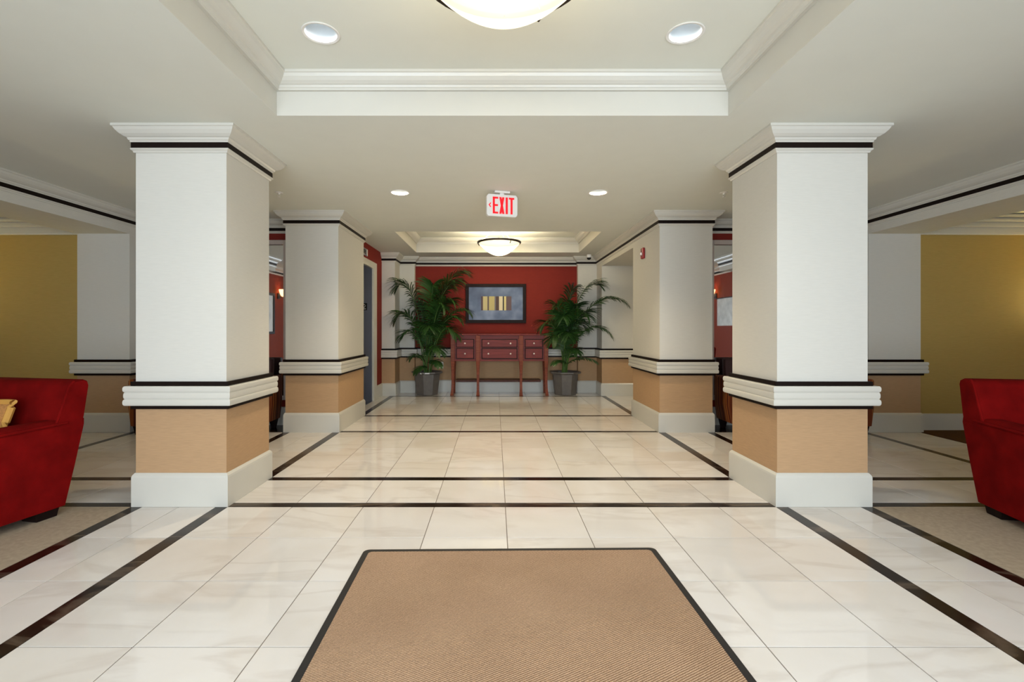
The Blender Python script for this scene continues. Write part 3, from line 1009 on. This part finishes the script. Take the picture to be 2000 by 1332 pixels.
# ================================================================== RED ARMCHAIRS
def armchair(loc, rz, label):
    r = empty('armchair', loc, rz)
    tag(r, label, 'armchair', 'red upholstered armchairs')
    F = M['redfab']
    # seat base
    MB().box(-.33, .33, -.40, .30, .062, .30).build('seat_base', F, r, bevel=.02, seg=3, smooth=True)
    # seat cushion
    b = MB().box(-.285, .285, -.42, .20, .29, .435)
    b.build('seat_cushion', F, r, bevel=.045, seg=4, smooth=True)
    # arms: outer side flares outward towards the top, rounded top
    for s in (-1, 1):
        prof = [(.275, .06), (.415, .06), (.428, .30), (.438, .535), (.430, .568), (.405, .583), (.33, .583), (.300, .570), (.282, .535)]
        n = 9
        m = MB()
        ys = [-.43, -.40, .05, .40]
        for y in ys:
            sh = .022 if y == -.43 else 0
            for x, z in prof:
                dz = 0.012 * (y + .43) if z > .5 else 0
                cx, cz = .355, .33
                yy = .405 + max(0, z - .06) * .20 if y == .40 else y
                m.v.append((s * (x + (cx - x) * sh * 2), yy, z + dz + (cz - z) * sh))
        k = len(prof)
        for i in range(len(ys) - 1):
            for q in range(k):
                t = (q + 1) % k
                m.f.append((i * k + q, i * k + t, (i + 1) * k + t, (i + 1) * k + q))
        m.f.append(tuple(range(k)))
        m.f.append(tuple(range((len(ys) - 1) * k, len(ys) * k)))
        ar = m.build('arm', F, r, smooth=True)
        MB().tube([(s * .436, -.425, .555), (s * .438, -.2, .558), (s * .438, .05, .562), (s * .437, .40, .570)], .009, 8).build('arm_piping', F, ar, smooth=True)
        MB().tube([(s * .276, -.42, .556), (s * .279, .05, .562), (s * .280, .30, .566)], .008, 8).build('arm_piping', F, ar, smooth=True)
    # back: raked slab whose sides run down over the arms
    side = [(.20, .075), (.405, .06), (.440, .30), (.492, .55), (.505, .60), (.535, .79), (.528, .815), (.505, .826), (.44, .815), (.412, .79), (.345, .56), (.275, .36)]
    m = MB()
    k = len(side)
    ws = [(-.437, .95), (-.422, 1.0), (.422, 1.0), (.437, .95)]
    cy, cz = .40, .45
    for x, q in ws:
        for y, z in side:
            fx = 1.0 if z > .5 else .93
            m.v.append((x * fx, cy + (y - cy) * (q if q < 1 else 1), cz + (z - cz) * (.985 if q < 1 else 1)))
    for i in range(len(ws) - 1):
        for q in range(k):
            t = (q + 1) % k
            m.f.append((i * k + q, i * k + t, (i + 1) * k + t, (i + 1) * k + q))
    m.f.append(tuple(range(k)))
    m.f.append(tuple(range((len(ws) - 1) * k, len(ws) * k)))
    bk = m.build('backrest', F, r, smooth=True)
    for s in (-1, 1):
        MB().tube([(s * .428, .345, .57), (s * .430, .375, .66), (s * .430, .418, .79), (s * .424, .45, .818)], .008, 8).build('back_piping', F, bk, smooth=True)
    for x in (-.33, .33):
        for y in (-.33, .325):
            m = MB().box(-.065, .065, -.065, .065, 0.0025, .066)
            for i in range(4):
                v = m.v[i]
                m.v[i] = (v[0] * .85, v[1] * .85, v[2])
            m.v = [(a + x, b + y, c) for a, b, c in m.v]
            m.build('foot', M['darkwood'], r)
    return r
th = math.radians(-11.5)
ch_l = armchair((-3.136, 2.672, 0), th, 'red upholstered armchair holding a gold throw pillow')
ch_r = armchair((3.358, 2.564, 0), th, 'red upholstered armchair with no pillow, on the strobe column side')

pl = empty('throw_pillow', (-3.136, 2.672, 0), th)
tag(pl, 'gold and tan throw pillow leaning on the red armchair back', 'pillow')
def pillow_mesh(w, h, t, half):
    m = MB()
    n = 12
    for i in range(n + 1):
        for j in range(n + 1):
            u, v = 2 * i / n - 1, 2 * j / n - 1
            z = t * max(0, (1 - u ** 4) * (1 - v ** 4)) ** .5
            pin = 1 - .06 * (1 - abs(u)) * abs(v) - .06 * (1 - abs(v)) * abs(u)
            m.v.append((u * w * pin, half * z, v * h * pin))
    for i in range(n):
        for j in range(n):
            a = i * (n + 1) + j
            m.f.append((a, a + n + 1, a + n + 2, a + 1))
    return m
Rm = Matrix.Translation((-.005, .235, .565)) @ Matrix.Rotation(math.radians(-16), 4, 'X')
for nm, h, mm in (('front_panel', -1, 'weave'), ('back_panel', 1, 'goldfab')):
    o = pillow_mesh(.205, .145, .055, h).build(nm, M[mm], pl, smooth=True)
    o.matrix_local = Rm
ed = []
for i in range(41):
    a = i / 40 * 4
    s_, f_ = int(a) % 4, a - int(a)
    u, v = ((-1 + 2 * f_, -1), (1, -1 + 2 * f_), (1 - 2 * f_, 1), (-1, 1 - 2 * f_))[s_]
    pin = 1 - .06 * (1 - abs(u)) * abs(v) - .06 * (1 - abs(v)) * abs(u)
    ed.append((u * .207 * pin, 0, v * .147 * pin))
o = MB().tube(ed, .020, 8).build('gold_piping', M['goldfab'], pl, smooth=True)
o.matrix_local = Rm

# ================================================================== STRIPED SETTEES
def settee(x0, x1, label):
    cx = (x0 + x1) / 2
    h = (x1 - x0) / 2
    r = empty('settee', (cx, 5.43, 0))
    tag(r, label, 'settee', 'striped settees under the mirrors')
    S = M['stripe']
    MB().box(-h + .10, h - .10, -.24, .22, .10, .30).build('seat_base', S, r, bevel=.012, seg=2, smooth=True)
    MB().box(-h + .10, h - .10, -.255, .14, .30, .42).build('seat_cushion', S, r, bevel=.035, seg=3, smooth=True)
    for s in (-1, 1):
        prof = [(h - .11, .10), (h - .025, .10), (h, .30), (h, .585), (h - .012, .605), (h - .10, .605), (h - .11, .59)]
        MB().prism([(s * a, b) for a, b in prof], 'y', -.24, .27).build('arm', S, r, bevel=.008, seg=2, smooth=True)
    MB().prism([(.14, .30), (.235, .30), (.275, .79), (.265, .80), (.20, .80), (.19, .79)], 'x', -h + .09, h - .09).build('backrest', M['leather'], r, bevel=.012, seg=2, smooth=True)
    for x in (-h + .07, h - .07):
        for y in (-.18, .20):
            m = MB().box(-.040, .040, -.036, .036, 0.0005, .11)
            for i in range(4):
                v = m.v[i]
                m.v[i] = (v[0] * .55, v[1] * .55, v[2])
            m.v = [(a + x, b + y, c) for a, b, c in m.v]
            m.build('leg', M['darkwood'], r)
settee(-3.93, -2.50, 'brown striped settee under the mirror near the elevator column')
settee(2.575, 4.06, 'brown striped settee under the mirror near the strobe column')

# ================================================================== CONSOLE TABLE
def console():
    r = empty('console_table', (0.075, 8.50, 0))
    tag(r, 'cherry wood console table with six drawers under the framed print', 'console table')
    W, L = M['cherry'], M['cherry_leg']
    h = .815
    zt = 1.060
    # top with a shallow break-front
    MB().prism([(-h - .03, -.205), (-.37, -.205), (-.37, -.235), (.37, -.235), (.37, -.205), (h + .03, -.205), (h + .03, .205), (-h - .03, .205)], 'z', zt - .028, zt).build('top', W, r, bevel=.006)
    # carcass
    MB().box(-h, h, -.165, .19, .600, zt - .028).build('carcass', W, r)
    MB().box(-.345, .345, -.200, -.165, .600, zt - .028).build('breakfront', W, r)
    MB().box(-h + .02, h - .02, -.185, -.165, .592, .622).build('apron', W, r)
    MB().box(-.345, .345, -.215, -.195, .592, .622).build('apron', W, r)
    for i, (a, b, fy, kn) in enumerate(((-.735, -.448, -.165, (0,)), (-.302, .285, -.200, (-.19, .19)), (.448, .735, -.165, (0,)))):
        if i == 1: a, b = -.294, .294
        for z0, z1 in ((.835, .958), (.640, .800)):
            d = MB().box(a, b, fy - .010, fy + .004, z0, z1).build('drawer', W, r, bevel=.003)
            ed = MB()  # dark strips stand in for the shade in the gaps round the drawer
            for q in (R4(a - .014, b + .014, z1 + .001, z1 + .013), R4(a - .014, b + .014, z0 - .013, z0 - .001), R4(a - .014, a - .001, z0 - .002, z1 + .002), R4(b + .001, b + .014, z0 - .002, z1 + .002)):
                ed.prism(q, 'y', fy - .0035, fy + .002)
            ed.build('drawer_gap_shade', M['darkwood'], d)
            for kx in kn:
                k = MB()
                cx, cz = (a + b) / 2 + kx, (z0 + z1) / 2
                prof = [(.001, 0), (.008, 0), (.006, .012), (.013, .018), (.014, .026), (.008, .032), (.001, .033)]
                k.lathe(prof, 16)
                k.v = [(cx + x, fy - .010 - z, cz + y) for x, y, z in k.v]
                k.build('knob', M['nickel'], d, smooth=True)
    # lower shelf
    MB().box(-h + .06, h - .10, -.12, .17, .225, .262).build('lower_shelf', M['shelf'], r, bevel=.005)
    # legs: tapering with a sabre foot
    def leg(x, y, dx, dy):
        m = MB()
        st = [(zt - .03, .036, 0), (.60, .034, 0), (.40, .024, 0.0), (.22, .021, .004), (.10, .022, .016), (.03, .026, .034), (0.0005, .030, .042)]
        for z, w_, o_ in st:
            cx_, cy_ = x + dx * o_, y + dy * o_
            m.v += [(cx_ - w_, cy_ - w_, z), (cx_ + w_, cy_ - w_, z), (cx_ + w_, cy_ + w_, z), (cx_ - w_, cy_ + w_, z)]
        for i in range(len(st) - 1):
            for s in range(4):
                t = (s + 1) % 4
                m.f.append((i * 4 + s, i * 4 + t, (i + 1) * 4 + t, (i + 1) * 4 + s))
        m.f.append((0, 1, 2, 3))
        n = len(m.v) - 4
        m.f.append((n, n + 1, n + 2, n + 3))
        m.build('leg', L, r, bevel=.004)
    leg(-h + .012, -.155, -.3, -.6); leg(h - .012, -.155, .3, -.6)
    leg(-.368, -.190, 0, -.7); leg(.368, -.190, 0, -.7)
    leg(-h + .012, .16, -.3, .3); leg(h - .012, .16, .3, .3)
console()

# ================================================================== FRAMED PRINT
fp = empty('framed_print', (0.013, YB, 1.605))
tag(fp, 'abstract blue grey print with cream bars in a dark frame on the red wall', 'picture')
hx, hz, fw = .548, .356, .058
for z0, z1 in ((-hz, -hz + fw), (hz - fw, hz)):
    MB().box(-hx, hx, -.040, -.001, z0, z1).build('frame_rail', M['dframe'] if 'dframe' in M else M['darkwood'], fp, bevel=.004)
for x0, x1 in ((-hx, -hx + fw), (hx - fw, hx)):
    MB().box(x0, x1, -.040, -.001, -hz + fw, hz - fw).build('frame_side', M['darkwood'], fp, bevel=.004)
MB().box(-hx + fw, hx - fw, -.020, -.004, -hz + fw, hz - fw).build('print', M['art'], fp)

# pictures and sconces on the near side walls, seen in the mirrors
for s, lb, lb2 in ((-1, 'pale framed picture reflected in the mirror near the elevator', 'lit wall sconce reflected in the mirror near the elevator'),
                   (1, 'pale unframed print reflected in the mirror near the strobe column', 'lit wall sconce reflected in the mirror near the strobe column')):
    xw = XC + s * 4.66
    fr = empty('wall_picture', (xw, 1.85, 1.46))
    tag(fr, lb, 'picture')
    if s < 0:
        for z0, z1 in ((-.42, -.37), (.37, .42)):
            MB().box(*sorted((-s * .001, -s * .035)), -.40, .40, z0, z1).build('frame_rail', M['darkwood'], fr)
        for y0, y1 in ((-.40, -.35), (.35, .40)):
            MB().box(*sorted((-s * .001, -s * .035)), y0, y1, -.37, .37).build('frame_side', M['darkwood'], fr)
        MB().box(*sorted((-s * .004, -s * .020)), -.35, .35, -.37, .37).build('mat_board', M['paint'], fr)
        MB().box(*sorted((-s * .020, -s * .023)), -.24, .24, -.26, .26).build('print', M['paper'], fr)
    else:
        MB().box(*sorted((-s * .001, -s * .012)), -.55, .45, -.25, .31).build('print', M['paper'], fr)
        MB().box(*sorted((-s * .001, -s * .020)), -.57, .47, .31, .33).build('top_rail', M['darkwood'], fr)
    so = empty('wall_sconce', (xw, 1.22, 1.88))
    tag(so, lb2, 'sconce', 'wall sconces')
    MB().box(*sorted((-s * .001, -s * .02)), -.05, .05, -.10, .02).build('back_plate', M['dmetal'], so, bevel=.003)
    q = MB().lathe([(.02, -.05), (.05, -.01), (.07, .05), (.08, .10), (.074, .10), (.045, 0), (.012, -.04), (.02, -.05)], 24, (-s * .10, 0)).build('glass_shade', M['glow'], so, smooth=True)
    MB().tube([(-s * .01, 0, -.05), (-s * .06, 0, -.07), (-s * .10, 0, -.045)], .008, 8).build('arm', M['dmetal'], so)

# sconces added in the alcoves, outside the frame, to light the olive walls
for s, lb in ((-1, 'added unseen lit wall sconce on the olive wall behind the gold pillow armchair'), (1, 'added unseen lit wall sconce on the olive wall behind the armchair without pillow')):
    so = empty('wall_sconce', (XC + s * 6.6, 5.48, 1.25))
    tag(so, lb, 'sconce', 'wall sconces')
    MB().box(-.05, .05, -.02, -.001, -.10, .02).build('back_plate', M['dmetal'], so, bevel=.003)
    MB().lathe([(.02, -.05), (.05, -.01), (.07, .05), (.08, .10), (.074, .10), (.045, 0), (.012, -.04), (.02, -.05)], 24, (0, -.12)).build('glass_shade', M['glow'], so, smooth=True)
    MB().tube([(0, -.01, -.05), (0, -.06, -.07), (0, -.12, -.045)], .008, 8).build('arm', M['dmetal'], so)
    l = bpy.data.lights.new('added_sconce_bulb', 'POINT')
    l.energy = 34
    l.color = (1.0, 0.87, 0.40)
    l.shadow_soft_size = 0.04
    o = bpy.data.objects.new('added_sconce_bulb', l)
    o.location = (0, -.12, .11)
    C.objects.link(o)
    o.parent = so

# ================================================================== POTTED PALMS
def at(px, py, Y):
    return Vector(((px - 967) * Y / FPX, Y, CH + (642 - py) * Y / FPX))
def palm(loc, rot, label, fronds, seed, tag_strip):
    R = random.Random(seed)
    r = empty('potted_palm', loc)
    tag(r, label, 'potted palm', 'potted palms beside the console table')
    o = Vector(loc)
    # faceted planter
    seg = 8
    pot = MB()
    pot.lathe([(.001, .002), (.185, .002), (.192, .012), (.232, .36), (.268, .372), (.280, .384), (.280, .402), (.258, .402), (.232, .39), (.222, .34)], seg, rot=rot)
    pot.build('planter', M['pot'], r)
    MB().cap(.226, .352, seg, rot=rot).build('soil', M['soil'], r)
    if tag_strip:
        MB().box(-.08, .08, -.266, -.262, .378, .396).build('care_label', M['plastic'], r)
    for i, (tip, lift, nleaf, llen) in enumerate(fronds):
        nleaf = int(nleaf * 1.35)
        tip = tip - o
        a = Vector((R.uniform(-.06, .06), R.uniform(-.06, .06), .34))
        d = tip - a
        c1 = a + Vector((d.x * .12, d.y * .12, d.z * .55 + lift))
        c2 = a + Vector((d.x * .62, d.y * .62, d.z * .98 + lift * 1.25))
        N = 26
        pts = []
        for k in range(N + 1):
            u = k / N
            v = 1 - u
            pts.append(a * v ** 3 + c1 * 3 * u * v * v + c2 * 3 * u * u * v + tip * u ** 3)
        rad = [.011 * (1 - .82 * k / N) for k in range(N + 1)]
        fr = MB().tube(pts, rad, 6).build('frond', M['stem'], r, smooth=True)
        m = MB()
        def P(u):
            x = min(max(u, 0), 1) * N
            k = min(int(x), N - 1)
            return pts[k].lerp(pts[k + 1], x - k)
        start = .30
        for k in range(nleaf):
            u = start + (1 - start) * (k + .5) / nleaf
            p = P(u)
            t = (P(u + .02) - P(u - .02)).normalized()
            side = t.cross(Vector((0, 0, 1)))
            if side.length < .05:
                side = Vector((1, 0, 0))
            side.normalize()
            up = side.cross(t).normalized()
            w_ = (u - start) / (1 - start)
            ll = llen * 1.25 * (.5 + 1.5 * w_ * (1 - w_) * 1.35) * R.uniform(.88, 1.1)
            for s in (-1, 1):
                dirv = (t * (.55 + .5 * w_) + side * s * (1 - .35 * w_) + up * R.uniform(.05, .35)).normalized()
                wid = .0098 * R.uniform(.85, 1.2)
                bl = up * 1.0
                wd = dirv.cross(bl).normalized()
                n = len(m.v)
                q = p.copy()
                dd = dirv.copy()
                S = 5
                for j in range(S + 1):
                    f = j / S
                    ww = wid * (.35 + 1.3 * math.sin(PI * min(1, f * .85 + .12))) * (1 if f < 1 else .05) * .75
                    m.v.append(tuple(q + wd * ww))
                    m.v.append(tuple(q - wd * ww))
                    dd = (dd + Vector((0, 0, -.12 - .24 * f)) * R.uniform(.7, 1.15)).normalized()
                    q = q + dd * ll / S
                for j in range(S):
                    m.f.append((n + 2 * j, n + 2 * j + 2, n + 2 * j + 3, n + 2 * j + 1))
        for q, v in enumerate(m.v):                     # leaves rest against the walls, not in them
            x, y, z = v[0] + o.x, v[1] + o.y, v[2]
            lim = 8.655
            if x < -1.40 or x > 1.44: lim = 8.64
            if x < -1.64 or x > 1.75: lim = 8.235
            if -.80 < x < .95 and z < 1.09: lim = 8.22
            if y > lim: y = lim - (y - lim) * .45
            m.v[q] = (v[0], y - o.y, v[2])
        m.build('leaflets', M['frond'], fr, smooth=True, recalc=False)
    return r
def F(px, py, Y, lift=.12, n=26, l=.30):
    return (at(px, py, Y), lift, n, l)
palm((-1.19, 8.47, 0), PI / 8 + .25, 'potted palm leaning over the framed print, pot carrying a white label',
     [F(776, 562, 8.25, .28), F(772, 625, 8.15, .30), F(782, 660, 8.2, .26, 20, .24), F(905, 533, 8.42, .10, 30, .34), F(880, 560, 8.35, .12, 28, .34),
      F(918, 612, 8.3, .22, 24, .26), F(845, 560, 8.42, .1), F(868, 600, 8.2, .2), F(890, 655, 8.15, .28, 22, .26), F(815, 600, 8.4, .15),
      F(860, 690, 8.1, .22, 18, .22), F(800, 700, 8.2, .14, 14, .15), F(858, 716, 8.1, .16, 14, .14), F(812, 728, 8.1, .14, 12, .12), F(838, 640, 8.1, .15), F(895, 552, 8.36, .12, 28, .32), F(884, 590, 8.3, .16, 26, .30), F(900, 625, 8.25, .2, 22, .26)],
     3, True)
palm((1.222, 8.47, 0), PI / 8, 'potted palm spreading toward the side passage, pot without label',
     [F(1222, 592, 8.1, .30, 28, .26), F(1193, 654, 8.15, .30, 24, .24), F(1166, 558, 8.35, .14, 28, .32), F(1120, 568, 8.4, .08, 28, .30), F(1085, 600, 8.36, .14, 24, .26),
      F(1058, 640, 8.3, .24, 24, .28), F(1078, 668, 8.15, .24, 20, .24), F(1150, 618, 8.1, .22), F(1100, 620, 8.2, .16), F(1142, 640, 8.3, .2),
      F(1166, 708, 8.15, .14, 16, .13), F(1080, 712, 8.1, .12, 12, .12), F(1128, 690, 8.05, .16, 16, .18), F(1125, 600, 8.3, .1), F(1110, 655, 8.05, .15)],
     8, False)
print('tiles', len(tiles))
